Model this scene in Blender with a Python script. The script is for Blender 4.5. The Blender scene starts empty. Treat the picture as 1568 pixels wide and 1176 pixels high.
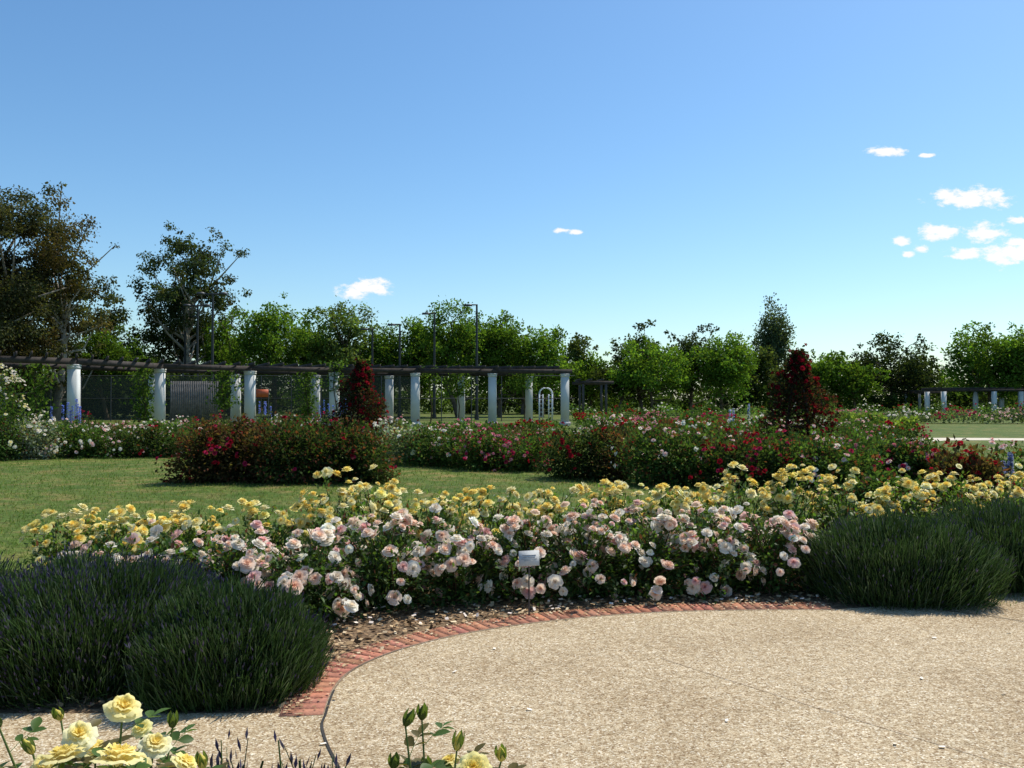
import bpy, math, numpy as np
from mathutils import Vector
F=1305.0; HZ=612.0; CH=1.7
def G(px,py):
    d=CH*F/(py-HZ); return ((px-784)/F*d, d)
def XD(px,d): return (px-784)/F*d
def ZD(py,d): return CH+(HZ-py)/F*d
sc=bpy.context.scene
# ---------------------------------------------------------------- helpers
def nrm(a): return a/(np.linalg.norm(a,axis=-1,keepdims=True)+1e-9)
class MB:
    def __init__(s): s.V=[];s.Q=[];s.M=[];s.C=[];s.n=0
    def add(s,V,Q,col,mat=0):
        V=np.asarray(V,float).reshape(-1,3);Q=np.asarray(Q,int).reshape(-1,4)
        C=np.empty((len(V),3));C[:]=col
        s.V.append(V);s.Q.append(Q+s.n);s.M.append(np.full(len(Q),mat));s.C.append(C);s.n+=len(V)
    def inst(s,T,Q,pos,yd,zh,sz,col,mat=0):
        N=len(pos)
        if N==0: return
        y=nrm(yd);x=nrm(np.cross(y,zh));z=np.cross(x,y)
        sz=np.broadcast_to(np.asarray(sz,float),(N,))
        W=(T[None,:,0,None]*x[:,None]+T[None,:,1,None]*y[:,None]+T[None,:,2,None]*z[:,None])*sz[:,None,None]+pos[:,None]
        v=len(T);q=(Q[None]+(np.arange(N)*v)[:,None,None]).reshape(-1,4)
        col=np.asarray(col,float)
        if col.ndim==1: col=np.broadcast_to(col,(N,3))
        if col.ndim==2: col=np.repeat(col,v,axis=0)
        else: col=col.reshape(-1,3)
        s.add(W.reshape(-1,3),q,col,mat)
    def build(s,name,mats,smooth=False,parent=None):
        V=np.concatenate(s.V);Q=np.concatenate(s.Q);M=np.concatenate(s.M);C=np.concatenate(s.C)
        me=bpy.data.meshes.new(name)
        me.vertices.add(len(V));me.vertices.foreach_set("co",V.astype(np.float32).ravel())
        me.loops.add(len(Q)*4);me.loops.foreach_set("vertex_index",Q.astype(np.int32).ravel())
        me.polygons.add(len(Q));me.polygons.foreach_set("loop_start",np.arange(0,len(Q)*4,4,dtype=np.int32))
        me.polygons.foreach_set("loop_total",np.full(len(Q),4,dtype=np.int32))
        me.polygons.foreach_set("material_index",M.astype(np.int32))
        if smooth: me.polygons.foreach_set("use_smooth",np.ones(len(Q),dtype=bool))
        for m in mats: me.materials.append(m)
        me.update(calc_edges=True)
        ca=me.color_attributes.new("Col",'FLOAT_COLOR','POINT')
        c4=np.ones((len(V),4),np.float32);c4[:,:3]=np.clip(C,0,1);ca.data.foreach_set("color",c4.ravel())
        ob=bpy.data.objects.new(name,me);sc.collection.objects.link(ob)
        if parent: ob.parent=parent
        return ob
    def tube(s,P,R,n,col,mat=0):
        P=np.asarray(P,float);R=np.asarray(R,float);k=len(P)
        T=np.gradient(P,axis=0);T=nrm(T)
        ref=np.array([0.,0,1]) if abs(T[0,2])<.9 else np.array([1.,0,0])
        A=nrm(np.cross(T,ref));B=np.cross(T,A)
        an=np.arange(n)*2*math.pi/n
        ring=P[:,None]+R[:,None,None]*(np.cos(an)[None,:,None]*A[:,None]+np.sin(an)[None,:,None]*B[:,None])
        q=[]
        for i in range(k-1):
            for j in range(n):
                j2=(j+1)%n;q.append((i*n+j,i*n+j2,(i+1)*n+j2,(i+1)*n+j))
        s.add(ring.reshape(-1,3),q,col,mat)
    def box(s,c,h,col,mat=0,ax=None,taper=1.0):
        c=np.array(c,float);ax=np.eye(3) if ax is None else np.asarray(ax,float)
        pts=[]
        for z in (-1,1):
            t=1 if z<0 else taper
            for x,y in ((-1,-1),(1,-1),(1,1),(-1,1)):
                pts.append(c+ax[0]*x*h[0]*t+ax[1]*y*h[1]*t+ax[2]*z*h[2])
        s.add(pts,[(3,2,1,0),(4,5,6,7),(0,1,5,4),(1,2,6,5),(2,3,7,6),(3,0,4,7)],col,mat)
def empty(name):
    e=bpy.data.objects.new(name,None);sc.collection.objects.link(e);return e
# ---------------------------------------------------------------- materials
def newmat(name):
    m=bpy.data.materials.new(name);m.use_nodes=True;nt=m.node_tree;nt.nodes.clear()
    return m,nt,nt.nodes,nt.links
def attr_mat(name,trans=0.0,rough=.6,spec=.3,tmul=(1,1,1),noise=None,bump=0,bscale=20,diff=False):
    m,nt,N,L=newmat(name)
    o=N.new('ShaderNodeOutputMaterial');a=N.new('ShaderNodeAttribute');a.attribute_name='Col'
    if diff: p=N.new('ShaderNodeBsdfDiffuse')
    else:
        p=N.new('ShaderNodeBsdfPrincipled');p.inputs['Roughness'].default_value=rough;p.inputs['Specular IOR Level'].default_value=spec
    col=a.outputs['Color']
    if noise:
        tc=N.new('ShaderNodeTexCoord');nz=N.new('ShaderNodeTexNoise');nz.inputs['Scale'].default_value=noise[0];nz.inputs['Detail'].default_value=5
        L.new(tc.outputs['Object'],nz.inputs['Vector'])
        mr=N.new('ShaderNodeMapRange');mr.inputs[1].default_value=.3;mr.inputs[2].default_value=.7
        mr.inputs[3].default_value=1-noise[1];mr.inputs[4].default_value=1+noise[1];L.new(nz.outputs['Fac'],mr.inputs[0])
        vm=N.new('ShaderNodeVectorMath');vm.operation='SCALE';L.new(col,vm.inputs[0]);L.new(mr.outputs[0],vm.inputs['Scale']);col=vm.outputs[0]
    L.new(col,p.inputs[0])
    if bump:
        tc=N.new('ShaderNodeTexCoord');nz=N.new('ShaderNodeTexNoise');nz.inputs['Scale'].default_value=bscale;nz.inputs['Detail'].default_value=6
        L.new(tc.outputs['Object'],nz.inputs['Vector'])
        b=N.new('ShaderNodeBump');b.inputs['Strength'].default_value=bump;b.inputs['Distance'].default_value=.02
        L.new(nz.outputs['Fac'],b.inputs['Height']);L.new(b.outputs[0],p.inputs['Normal'])
    if trans>0:
        t=N.new('ShaderNodeBsdfTranslucent');vm=N.new('ShaderNodeVectorMath');vm.operation='MULTIPLY'
        vm.inputs[1].default_value=tmul;L.new(col,vm.inputs[0]);L.new(vm.outputs[0],t.inputs['Color'])
        mx=N.new('ShaderNodeMixShader');mx.inputs[0].default_value=trans
        L.new(p.outputs[0],mx.inputs[1]);L.new(t.outputs[0],mx.inputs[2]);L.new(mx.outputs[0],o.inputs[0])
    else: L.new(p.outputs[0],o.inputs[0])
    return m
M_leaf=attr_mat('leaf',.4,.5,.35,(1.9,1.9,.8))
M_mleaf=attr_mat('shrub_leaf',.38,tmul=(1.9,1.9,.8),diff=True)
M_tleaf=attr_mat('tree_leaf',.36,tmul=(2.0,2.0,.7),diff=True)
M_lav=attr_mat('lavender_leaf',.25,tmul=(1.4,1.4,1.0),diff=True)
M_petal=attr_mat('petal',.4,tmul=(1,1,1),diff=True)
M_stem=attr_mat('stem',0,diff=True)
M_bark=attr_mat('bark',0,.9,.1,noise=(3,.4),bump=.6,bscale=12)
M_paint=attr_mat('painted_masonry',0,.7,.2,noise=(1.5,.1),bump=.15,bscale=30)
M_timber=attr_mat('dark_timber',0,.8,.15,noise=(4,.3),bump=.3)
M_brick=attr_mat('clay_brick',0,.85,.2,noise=(35,.2),bump=.5,bscale=120)
M_grass=attr_mat('grass_blade',.35,tmul=(1.6,1.6,.7),diff=True)
M_metal=attr_mat('dark_metal',0,.5,.5)
def ramp(N,stops):
    r=N.new('ShaderNodeValToRGB');e=r.color_ramp.elements
    while len(e)<len(stops): e.new(.5)
    for i,(p,c) in enumerate(stops): e[i].position=p;e[i].color=(*c,1)
    return r
def ground_mat(name,kind):
    m,nt,N,L=newmat(name)
    o=N.new('ShaderNodeOutputMaterial');p=N.new('ShaderNodeBsdfPrincipled');p.inputs['Roughness'].default_value=.9;p.inputs['Specular IOR Level'].default_value=.15
    L.new(p.outputs[0],o.inputs[0]);tc=N.new('ShaderNodeTexCoord')
    def noise(s,d=4):
        n=N.new('ShaderNodeTexNoise');n.inputs['Scale'].default_value=s;n.inputs['Detail'].default_value=d;L.new(tc.outputs['Object'],n.inputs['Vector']);return n
    def mix(bt,f,a,b):
        x=N.new('ShaderNodeMix');x.data_type='RGBA';x.blend_type=bt
        if isinstance(f,float): x.inputs[0].default_value=f
        else: L.new(f,x.inputs[0])
        L.new(a,x.inputs[6]);L.new(b,x.inputs[7]);return x.outputs[2]
    b=N.new('ShaderNodeBump')
    if kind=='lawn':
        n1=noise(.35,6);n2=noise(9,8);n3=noise(1.6,6)
        r1=ramp(N,[(.3,(.075,.125,.020)),(.5,(.105,.15,.032)),(.68,(.21,.18,.065))]);L.new(n3.outputs[0],r1.inputs[0])
        r2=ramp(N,[(.3,(.5,.5,.45)),(.7,(1.25,1.25,1.15))]);L.new(n2.outputs[0],r2.inputs[0])
        r3=ramp(N,[(.35,(.72,.82,.72)),(.7,(1.3,1.12,1.15))]);L.new(n1.outputs[0],r3.inputs[0])
        c=mix('MULTIPLY',1.0,r1.outputs[0],r2.outputs[0]);c=mix('MULTIPLY',1.0,c,r3.outputs[0]);L.new(c,p.inputs['Base Color'])
        L.new(n2.outputs[0],b.inputs['Height']);b.inputs['Strength'].default_value=.8;b.inputs['Distance'].default_value=.05
    elif kind=='mulch':
        n1=noise(3,5);n2=noise(28,6)
        r1=ramp(N,[(.3,(.08,.05,.03)),(.5,(.20,.13,.075)),(.72,(.38,.27,.16))]);L.new(n2.outputs[0],r1.inputs[0])
        r2=ramp(N,[(.3,(.7,.7,.7)),(.7,(1.2,1.2,1.2))]);L.new(n1.outputs[0],r2.inputs[0])
        L.new(mix('MULTIPLY',1.0,r1.outputs[0],r2.outputs[0]),p.inputs['Base Color'])
        L.new(n2.outputs[0],b.inputs['Height']);b.inputs['Strength'].default_value=1;b.inputs['Distance'].default_value=.04
    else: # exposed aggregate
        v=N.new('ShaderNodeTexVoronoi');v.inputs['Scale'].default_value=110;L.new(tc.outputs['Object'],v.inputs['Vector'])
        sep=N.new('ShaderNodeSeparateColor');L.new(v.outputs['Color'],sep.inputs[0])
        r=ramp(N,[(0,(.22,.14,.075)),(.15,(.35,.255,.15)),(.5,(.48,.38,.24)),(.85,(.60,.50,.345)),(1,(.76,.69,.55))]);L.new(sep.outputs[0],r.inputs[0])
        rd=ramp(N,[(.0,(1.08,1.08,1.08)),(.55,(1,1,1)),(.8,(.62,.56,.48))]);L.new(v.outputs['Distance'],rd.inputs[0])
        c=mix('MULTIPLY',1.0,r.outputs[0],rd.outputs[0])
        n1=noise(.8,8);r2=ramp(N,[(.3,(.80,.76,.71)),(.5,(.97,.96,.94)),(.7,(1.08,1.08,1.07))]);L.new(n1.outputs[0],r2.inputs[0])
        c=mix('MULTIPLY',1.0,c,r2.outputs[0])
        n4=noise(22,4);r4=ramp(N,[(.3,(.8,.78,.75)),(.7,(1.16,1.16,1.16))]);L.new(n4.outputs[0],r4.inputs[0])
        c=mix('MULTIPLY',1.0,c,r4.outputs[0])
        L.new(c,p.inputs['Base Color'])
        L.new(v.outputs['Distance'],b.inputs['Height']);b.invert=True;b.inputs['Strength'].default_value=.5;b.inputs['Distance'].default_value=.005
    L.new(b.outputs[0],p.inputs['Normal']);return m
M_lawn=ground_mat('lawn','lawn');M_mulch=ground_mat('mulch','mulch');M_agg=ground_mat('exposed_aggregate','agg')
def sheet(name,pts,z,mat):
    me=bpy.data.meshes.new(name);me.from_pydata([(x,y,z) for x,y in pts],[],[list(range(len(pts)))]);me.materials.append(mat)
    ob=bpy.data.objects.new(name,me);sc.collection.objects.link(ob)
    if me.polygons[0].normal.z<0: me.flip_normals()
    return ob
# ---------------------------------------------------------------- templates
LEAF=np.array([(0,0,0),(-.24,.3,.06),(-.2,.68,.05),(0,1,-.04),(.2,.68,.05),(.24,.3,.06)],float);LEAFQ=np.array([(0,3,2,1),(0,5,4,3)])
DIA=np.array([(0,0,0),(.3,.5,.07),(0,1,0),(-.3,.5,-.05)],float);DIAQ=np.array([(0,1,2,3)])
BLADE=np.array([(-.5,0,0),(.5,0,0),(.12,1,.25),(-.12,1,.25)],float)
def flower(nu,nv,rings,seed=0):
    r=np.random.default_rng(seed);V=[];Q=[];Wt=[];n0=0
    for k,(n,R0,R1,Z0,Z1,ha,curl) in enumerate(rings):
        ph=r.random()*6
        for i in range(n):
            a0=ph+i*2*math.pi/n+r.normal()*.12;sR=1+r.normal()*.07;sz=1+r.normal()*.08
            for a in range(nu+1):
                for b in range(nv+1):
                    u=a/nu*2-1;v=b/nv
                    w=math.sqrt(max(0.08,1-(abs(1.55*v-.95))**2.2)) if nv>1 else (.55 if b==0 else .95)
                    an=a0+u*ha*w
                    R=(R0+(R1-R0)*v**1.15*sR)*(1-.10*u*u*v)
                    Z=Z0+(Z1*sz-Z0)*math.sin(v*math.pi*.5*(1+curl))-.05*u*u*v
                    if nv>3: R+=.012*math.sin(6*u+i)*v;Z+=.02*math.sin(5*u+2*i)*v
                    V.append((R*math.cos(an),R*math.sin(an),Z));Wt.append(k/(len(rings)-1.0))
            for a in range(nu):
                for b in range(nv):
                    i0=n0+a*(nv+1)+b;Q.append((i0,i0+nv+1,i0+nv+2,i0+1))
            n0+=(nu+1)*(nv+1)
    V=np.array(V)
    V=V[:,[0,2,1]]*np.array([1,1,-1]) # axis along local Y
    return V,np.array(Q),np.array(Wt)
RG=[(6,.06,.54,-.06,.12,.62,.45),(6,.05,.44,0,.24,.62,.25),(5,.05,.32,0,.33,.72,.1),(5,.04,.21,.02,.38,.8,0),(4,.03,.11,.05,.38,1.0,0)]
FH=flower(7,6,RG,1);FM=[flower(2,2,RG,s) for s in (2,3)];FL=flower(1,2,[RG[0],RG[2],RG[3]],4)
UP=np.array([0,0,1.])
def add_flowers(mb,r,pos,dirn,size,outer,inner,T,mat=1,jit=.06):
    N=len(pos)
    if N==0: return
    V,Q,W=T;outer=np.asarray(outer,float);inner=np.asarray(inner,float)
    br=(1+r.normal(size=(N,1,1))*jit);mixj=np.clip(W[None,:,None]+r.normal(size=(N,1,1))*.15,0,1)
    if outer.ndim==1: outer=np.broadcast_to(outer,(N,3));inner=np.broadcast_to(inner,(N,3))
    col=(outer[:,None]*(1-mixj)+inner[:,None]*mixj)*br
    mb.inst(V,Q,pos,dirn,r.normal(size=(N,3)),size,np.clip(col,0,.95),mat)
YEL=((.92,.82,.36),(.92,.68,.13));CRE=((.92,.88,.60),(.90,.76,.28));PNK=((.92,.79,.66),(.88,.60,.44));WHT=((.92,.88,.78),(.90,.78,.62))
RED=((.42,.015,.03),(.25,.005,.015));MAG=((.52,.03,.10),(.34,.015,.05));PK2=((.74,.30,.34),(.6,.16,.22));DRD=((.22,.008,.018),(.12,.004,.01));LPK=((.88,.68,.62),(.8,.45,.4))
LM=1.2
def rose_bush(name,X,Y,h,r0,pal,nfl,seed,leaf=(.05,.095,.02),nleaf=2600,ls=.048,fs=.1,ncane=60,lod='m',redtip=.06,low=.12,toponly=False,clu=1.5):
    r=np.random.default_rng(seed);mb=MB();leaf=np.array(leaf)*LM
    th=np.arccos(np.clip(r.random(ncane)*1.02-.02,0,1));a=r.random(ncane)*2*math.pi
    k=r.uniform(.78,1.1,ncane)
    tip=np.stack([X+r0*np.sin(th)*np.cos(a)*k,Y+r0*np.sin(th)*np.sin(a)*k,h*(low+(1-low)*np.cos(th)**.8)*r.uniform(.82,1.1,ncane)],1)
    tip[:max(2,ncane//18),2]*=1.14
    base=np.stack([X+r.normal(size=ncane)*r0*.18,Y+r.normal(size=ncane)*r0*.18,np.zeros(ncane)],1)
    ctl=base+(tip-base)*np.array([.25,.25,.65])
    for i in range(0,ncane,1 if lod!='l' else 3):
        t=np.linspace(0,1,4)[:,None];P=(1-t)**2*base[i]+2*t*(1-t)*ctl[i]+t*t*tip[i]
        mb.tube(P,[.008,.006,.005,.003],4,(.06,.09,.03) if r.random()<.6 else (.11,.06,.04),2)
    ci=r.integers(0,ncane,nleaf);t=(r.random(nleaf)**.65*.88+.12)[:,None]
    P=(1-t)**2*base[ci]+2*t*(1-t)*ctl[ci]+t*t*tip[ci]
    P=P+r.normal(size=(nleaf,3))*.055*(h+.3)*np.array([1,1,.75]);P[:,2]=np.maximum(P[:,2],.03)
    out=nrm(P-np.array([X,Y,h*.35]));D=out+r.normal(size=(nleaf,3))*.7
    hint=UP+r.normal(size=(nleaf,3))*.45
    lc=leaf*(.6+.8*r.random((nleaf,1)))*(np.array([1,1,1])+r.normal(size=(nleaf,3))*.08)
    lc*=(.75+.5*r.random(ncane))[ci][:,None]
    yg=(r.random(nleaf)<redtip)&(t[:,0]>.75);lc[yg]=np.array([.13,.05,.03])*(.7+.6*r.random((yg.sum(),1)))
    if lod=='l': mb.inst(DIA,DIAQ,P,D,hint,ls*(.7+.6*r.random(nleaf)),lc,0)
    else: mb.inst(LEAF,LEAFQ,P,D,hint,ls*(.7+.6*r.random(nleaf)),lc,0)
    if nfl:
        ncl=max(3,int(nfl/clu))
        wsel=(tip[:,2]/h)**(2.5 if toponly else .3);wsel/=wsel.sum()
        ci2=r.choice(ncane,ncl,p=wsel);fi=ci2[r.integers(0,ncl,nfl)]
        fp=tip[fi]+nrm(tip[fi]-np.array([X,Y,h*.3]))*.035+r.normal(size=(nfl,3))*np.array([.065,.065,.05])
        fd=nrm(tip[fi]-np.array([X,Y,h*.25]))+np.array([0,-.1,.35])+r.normal(size=(nfl,3))*.4
        pi=r.integers(0,len(pal),nfl);o=np.array([p[0] for p in pal])[pi];inn=np.array([p[1] for p in pal])[pi]
        if lod=='l': add_flowers(mb,r,fp,fd,fs*(.7+.5*r.random(nfl)),o,inn,FL)
        else:
            hs=r.random(nfl)<.5
            for q,T in ((hs,FM[0]),(~hs,FM[1])): add_flowers(mb,r,fp[q],fd[q],fs*(.5+.7*r.random(q.sum())),o[q],inn[q],T)
    return mb.build(name,[M_leaf if lod!='l' else M_mleaf,M_petal,M_stem])
# ---------------------------------------------------------------- ground
s=[(math.cos(i*math.pi/48)*2500,math.sin(i*math.pi/48)*2500) for i in range(96)]
sheet('lawn_ground',s,0,M_lawn)
ipts=[G(*p) for p in [(497,1095),(512,1052),(545,1022),(610,995),(700,972),(800,956),(900,945),(1000,938),(1100,935),(1200,934),(1275,934)]]
def catmull(P,n=12):
    P=np.array(P,float);P=np.vstack([2*P[0]-P[1],P,2*P[-1]-P[-2]]);o=[]
    for i in range(1,len(P)-2):
        for t in np.linspace(0,1,n,endpoint=False):
            o.append(.5*((2*P[i])+(-P[i-1]+P[i+1])*t+(2*P[i-1]-5*P[i]+4*P[i+1]-P[i+2])*t*t+(-P[i-1]+3*P[i]-3*P[i+1]+P[i+2])*t**3))
    o.append(P[-2]);return np.array(o)
C=catmull(ipts,14)
for _ in range(40): C[1:-1]=(C[:-2]+2*C[1:-1]+C[2:])/4
T=nrm(np.gradient(C,axis=0));NR=np.stack([-T[:,1],T[:,0]],1)
OC=C+NR*.235
pav=[(-14,-6),(-14,4.62),(OC[0][0],4.62)]+[tuple(p) for p in C]+[(3.2,7.05),(4.6,7.55),(7,8.5),(14,10.5),(14,-6)]
sheet('aggregate_pavement',pav,.012,M_agg)
bed=[(-14,4.60)]+[tuple(p) for p in (C+NR*.02)]+[(3.2,7.05),(4.6,7.55),(7,8.5),(14,10.5),(14,12.2),(9,10.9),(5,9.9),(2,9.35),(0,9.0),(-2,8.7),(-4,8.5),(-5,8.0),(-5.6,6.9),(-14,6.9)]
sheet('mulch_bed',bed,.004,M_mulch)
# bricks
mb=MB();r=np.random.default_rng(5)
L=np.concatenate([[0],np.cumsum(np.linalg.norm(np.diff(C,axis=0),axis=1))])
for q in range(len(C)-1):
    mb.add([(C[q][0],C[q][1],.014),(C[q+1][0],C[q+1][1],.014),(OC[q+1][0],OC[q+1][1],.014),(OC[q][0],OC[q][1],.014)],[(0,1,2,3)],(.32,.20,.14))
sdist=.045
while sdist<L[-1]-.04:
    c=np.array([np.interp(sdist,L,C[:,i]) for i in (0,1)]);t=nrm(np.array([np.interp(sdist,L,T[:,i]) for i in (0,1)]));n=np.array([-t[1],t[0]])
    cc=c+n*.118;base=np.array([.42,.18,.11])*(.78+.4*r.random())*(1+r.normal(size=3)*.05)
    mb.box((cc[0],cc[1],.009+r.normal()*.0006),(.041,.114,.008),base,0,[(t[0],t[1],0),(n[0],n[1],0),(0,0,1)],.98)
    sdist+=.086
mb.build('brick_edging',[M_brick])
def strip(name,P,w,z,mat,col):
    P=np.array(P,float);t=nrm(np.gradient(P,axis=0));n=np.stack([-t[:,1],t[:,0]],1)*w/2
    mb=MB();A=P+n;B=P-n
    for i in range(len(P)-1): mb.add([(*A[i],z),(*B[i],z),(*B[i+1],z),(*A[i+1],z)],[(0,1,2,3)],col)
    return mb.build(name,[mat])
jl=np.vstack([catmull([(-.45,3.1),G(522,1178),G(503,1140),G(495,1112),tuple(C[0]-NR[0]*.012)],8),C[1:]-NR[1:]*.012])
strip('paving_joint',jl[:45],.014,.0165,M_timber,(.05,.045,.04))
strip('paving_joint',jl[44:],.010,.0165,M_timber,(.22,.16,.11))
strip('paving_joint',catmull([G(1440,935),G(1500,943),G(1568,954),G(1700,985)],8),.012,.0165,M_timber,(.12,.09,.06))
strip('paving_joint',catmull([G(1010,1008),G(1090,1034),G(1300,1100),G(1600,1190)],8),.006,.0165,M_timber,(.36,.27,.18))
# mulch chips & leaf litter
r=np.random.default_rng(8);n=26000
cx=r.uniform(-5,5.5,n);cy=r.uniform(4.7,10,n)
def inside(px,py,poly):
    ins=np.zeros(len(px),bool);j=len(poly)-1
    for i in range(len(poly)):
        xi,yi=poly[i];xj,yj=poly[j]
        c=((yi>py)!=(yj>py))&(px<(xj-xi)*(py-yi)/(yj-yi+1e-12)+xi);ins^=c;j=i
    return ins
obed=[(-14,4.64)]+[(p[0],p[1]+.0) for p in (C+NR*.22)]+bed[len(C)+1:]
k=inside(cx,cy,obed);cx=cx[k];cy=cy[k];n=len(cx)
mb=MB();pal=np.array([(.42,.28,.15),(.56,.41,.24),(.28,.18,.10),(.64,.50,.32),(.12,.075,.04)])
CH4=np.array([(-.3,-.5,0),(.3,-.45,.03),(.25,.5,0),(-.28,.45,.05)],float)
mb.inst(CH4,np.array([(0,1,2,3)]),np.stack([cx,cy,r.uniform(.008,.035,n)],1),r.normal(size=(n,3))*np.array([1,1,.25]),UP+r.normal(size=(n,3))*.35,r.uniform(.015,.05,n),pal[r.integers(0,5,n)]*(.7+.5*r.random((n,1))),0)
m2=900;a=r.integers(0,len(C),m2);off=np.abs(r.normal(size=m2))*.10-.22
pp=C[a]-NR[a]*(off[:,None])
mb.inst(CH4,np.array([(0,1,2,3)]),np.stack([pp[:,0],pp[:,1],np.full(m2,.026)],1),r.normal(size=(m2,3))*np.array([1,1,.1]),UP+r.normal(size=(m2,3))*.25,r.uniform(.008,.028,m2),pal[r.integers(0,4,m2)],0)
pp=r.uniform((-1.5,6.3),(2.6,7.3),(160,2));k=inside(pp[:,0],pp[:,1],obed);pp=pp[k]
mb.inst(CH4,np.array([(0,1,2,3)]),np.stack([pp[:,0],pp[:,1],np.full(len(pp),.04)],1),r.normal(size=(len(pp),3))*np.array([1,1,.2]),UP+r.normal(size=(len(pp),3))*.3,.035,(.8,.68,.58),0)
pp=r.uniform((-1,2.5),(4,6.5),(18,2))
mb.inst(CH4,np.array([(0,1,2,3)]),np.stack([pp[:,0],pp[:,1],np.full(len(pp),.02)],1),r.normal(size=(len(pp),3))*np.array([1,1,.1]),UP+r.normal(size=(len(pp),3))*.2,.03,(.85,.78,.66),0)
mb.build('wood_chip_mulch',[M_stem])
# grass
r=np.random.default_rng(9);n=95000
gy=7*np.exp(r.random(n)*math.log(32/7.0));gx=r.uniform(-.64,.64,n)*gy
k=~inside(gx,gy,bed);gx=gx[k];gy=gy[k];n=len(gx)
dry=.5+.25*np.sin(gx*.9+gy*.35)+.25*np.sin(gx*.37-gy*.8+2)
mb=MB();gc=np.where(r.random((n,1))>(.12+.3*dry[:,None]),np.array([[.10,.165,.028]]),np.array([[.27,.235,.10]]))*(.6+.7*r.random((n,1)))
B=BLADE.copy();B[:,0]*=.2
mb.inst(B,DIAQ,np.stack([gx,gy,np.zeros(n)],1),UP+r.normal(size=(n,3))*np.array([.5,.5,.1]),r.normal(size=(n,3)),r.uniform(.02,.045,n)*(.7+gy/25),gc,0)
mb.build('lawn_grass',[M_grass])
# ---------------------------------------------------------------- front roses
sd=100
front=[(-3.3,7.15,.48,.45),(-2.75,7.0,.52,.45),(-2.2,6.8,.58,.48),(-1.6,6.72,.64,.5),(-1.05,7.05,.68,.5),(-.45,7.25,.66,.48),(.1,7.42,.64,.48),(.65,7.5,.68,.48),(1.2,7.58,.65,.48),(1.75,7.62,.66,.48),(2.25,7.62,.62,.46)]
for i,(x,y,h,w) in enumerate(front):
    rose_bush('rose_bush',x,y,h,w,[PNK,PNK,WHT,WHT,PNK,LPK],100 if i>1 else 64,sd+i,nleaf=2900,fs=.108,low=.07,leaf=(.05,.09,.02),ncane=80)
yel=[(-4.1,7.95,.60),(-3.5,7.85,.60),(-2.9,7.9,.62),(-2.3,7.95,.64),(-1.65,8.05,.80),(-1.35,8.35,.84),(-.8,8.25,.74),(-.2,8.35,.74),(.4,8.4,.80),(1.0,8.45,.76),(1.6,8.5,.74),(2.2,8.55,.90),(2.85,8.6,.90),(3.5,8.95,.82),(4.2,9.2,.80),(4.9,9.45,.78),(5.6,9.8,.8),(6.4,10.2,.82)]
for i,(x,y,h) in enumerate(yel):
    rose_bush('rose_bush',x,y,h,.45,[YEL,YEL,CRE],66,sd+30+i,nleaf=2200,fs=.102,toponly=True,leaf=(.068,.115,.025))
# ---------------------------------------------------------------- lavender
def lavender(name,X,Y,rx,ry,h,n,seed,purple=.35,tone=1.0):
    r=np.random.default_rng(seed);mb=MB()
    th=np.arccos(r.random(n)*1.0);a=r.random(n)*2*math.pi
    prof=np.sin(th);k=r.uniform(.55,1.04,n)**.6
    lump=1+.07*np.sin(a*3+seed)+.05*np.sin(a*5+th*4)+.05*np.sin(th*9+seed+a*2)
    tip=np.stack([X+rx*prof*np.cos(a)*k*lump,Y+ry*prof*np.sin(a)*k*lump,h*(.04+.96*np.cos(th)**.6)*k*lump],1)
    ctr=np.array([X,Y,0]);D=nrm((tip-ctr)*np.array([.55,.55,1])+np.array([0,0,.5*h]))+r.normal(size=(n,3))*.17
    D=nrm(D);ln=r.uniform(.10,.24,n)
    P=tip-D*ln[:,None];P[:,2]=np.maximum(P[:,2],.005)
    Bl=np.array([(-.5,0,0),(.5,0,0),(.3,1,.12),(-.3,1,.12)],float);Bl[:,0]*=.033
    lc=np.where(r.random((n,1))<.7,np.array([[.048,.088,.026]]),np.array([[.10,.135,.07]]))*(.5+.9*r.random((n,1)))*tone
    mb.inst(Bl,DIAQ,P,D,r.normal(size=(n,3)),ln,lc,0)
    m=n//2;f=r.integers(0,n,m);t=r.uniform(.3,.85,(m,1));Pp=ctr+(tip[f]-ctr)*t
    mb.inst(Bl*np.array([2,1,1]),DIAQ,Pp,D[f]+r.normal(size=(m,3))*.3,r.normal(size=(m,3)),.16,np.array([.03,.055,.018])*(.6+.8*r.random((m,1))),0)
    fl=(r.random(n)<purple)&(k>.88);tp=tip[fl];Df=D[fl];m=len(tp)
    S=np.array([(0,0,0),(.12,.45,0),(0,1,0),(-.12,.45,0)],float)
    colp=np.where(r.random((m,1))<.6,np.array([[.065,.055,.11]]),np.array([[.11,.095,.15]]))*(.6+.7*r.random((m,1)))
    for q in range(2): mb.inst(S,DIAQ,tp-Df*.01,Df,r.normal(size=(m,3)),r.uniform(.025,.045,m),colp,0)
    return mb.build(name,[M_lav])
lavender('lavender_bush',-2.7,5.48,.93,.95,.65,28000,1,.3)
lavender('lavender_bush',-1.68,5.10,.57,.58,.58,18000,2,.1)
lavender('lavender_bush',-4.1,5.7,.85,.92,.68,12000,3,.3)
lavender('lavender_bush',3.35,7.5,.86,.78,.68,21000,4,.08)
lavender('lavender_bush',4.65,8.05,.95,.85,.73,19000,5,.08)
lavender('lavender_bush',-.66,2.25,.34,.3,.715,3500,6,.7)
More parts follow.
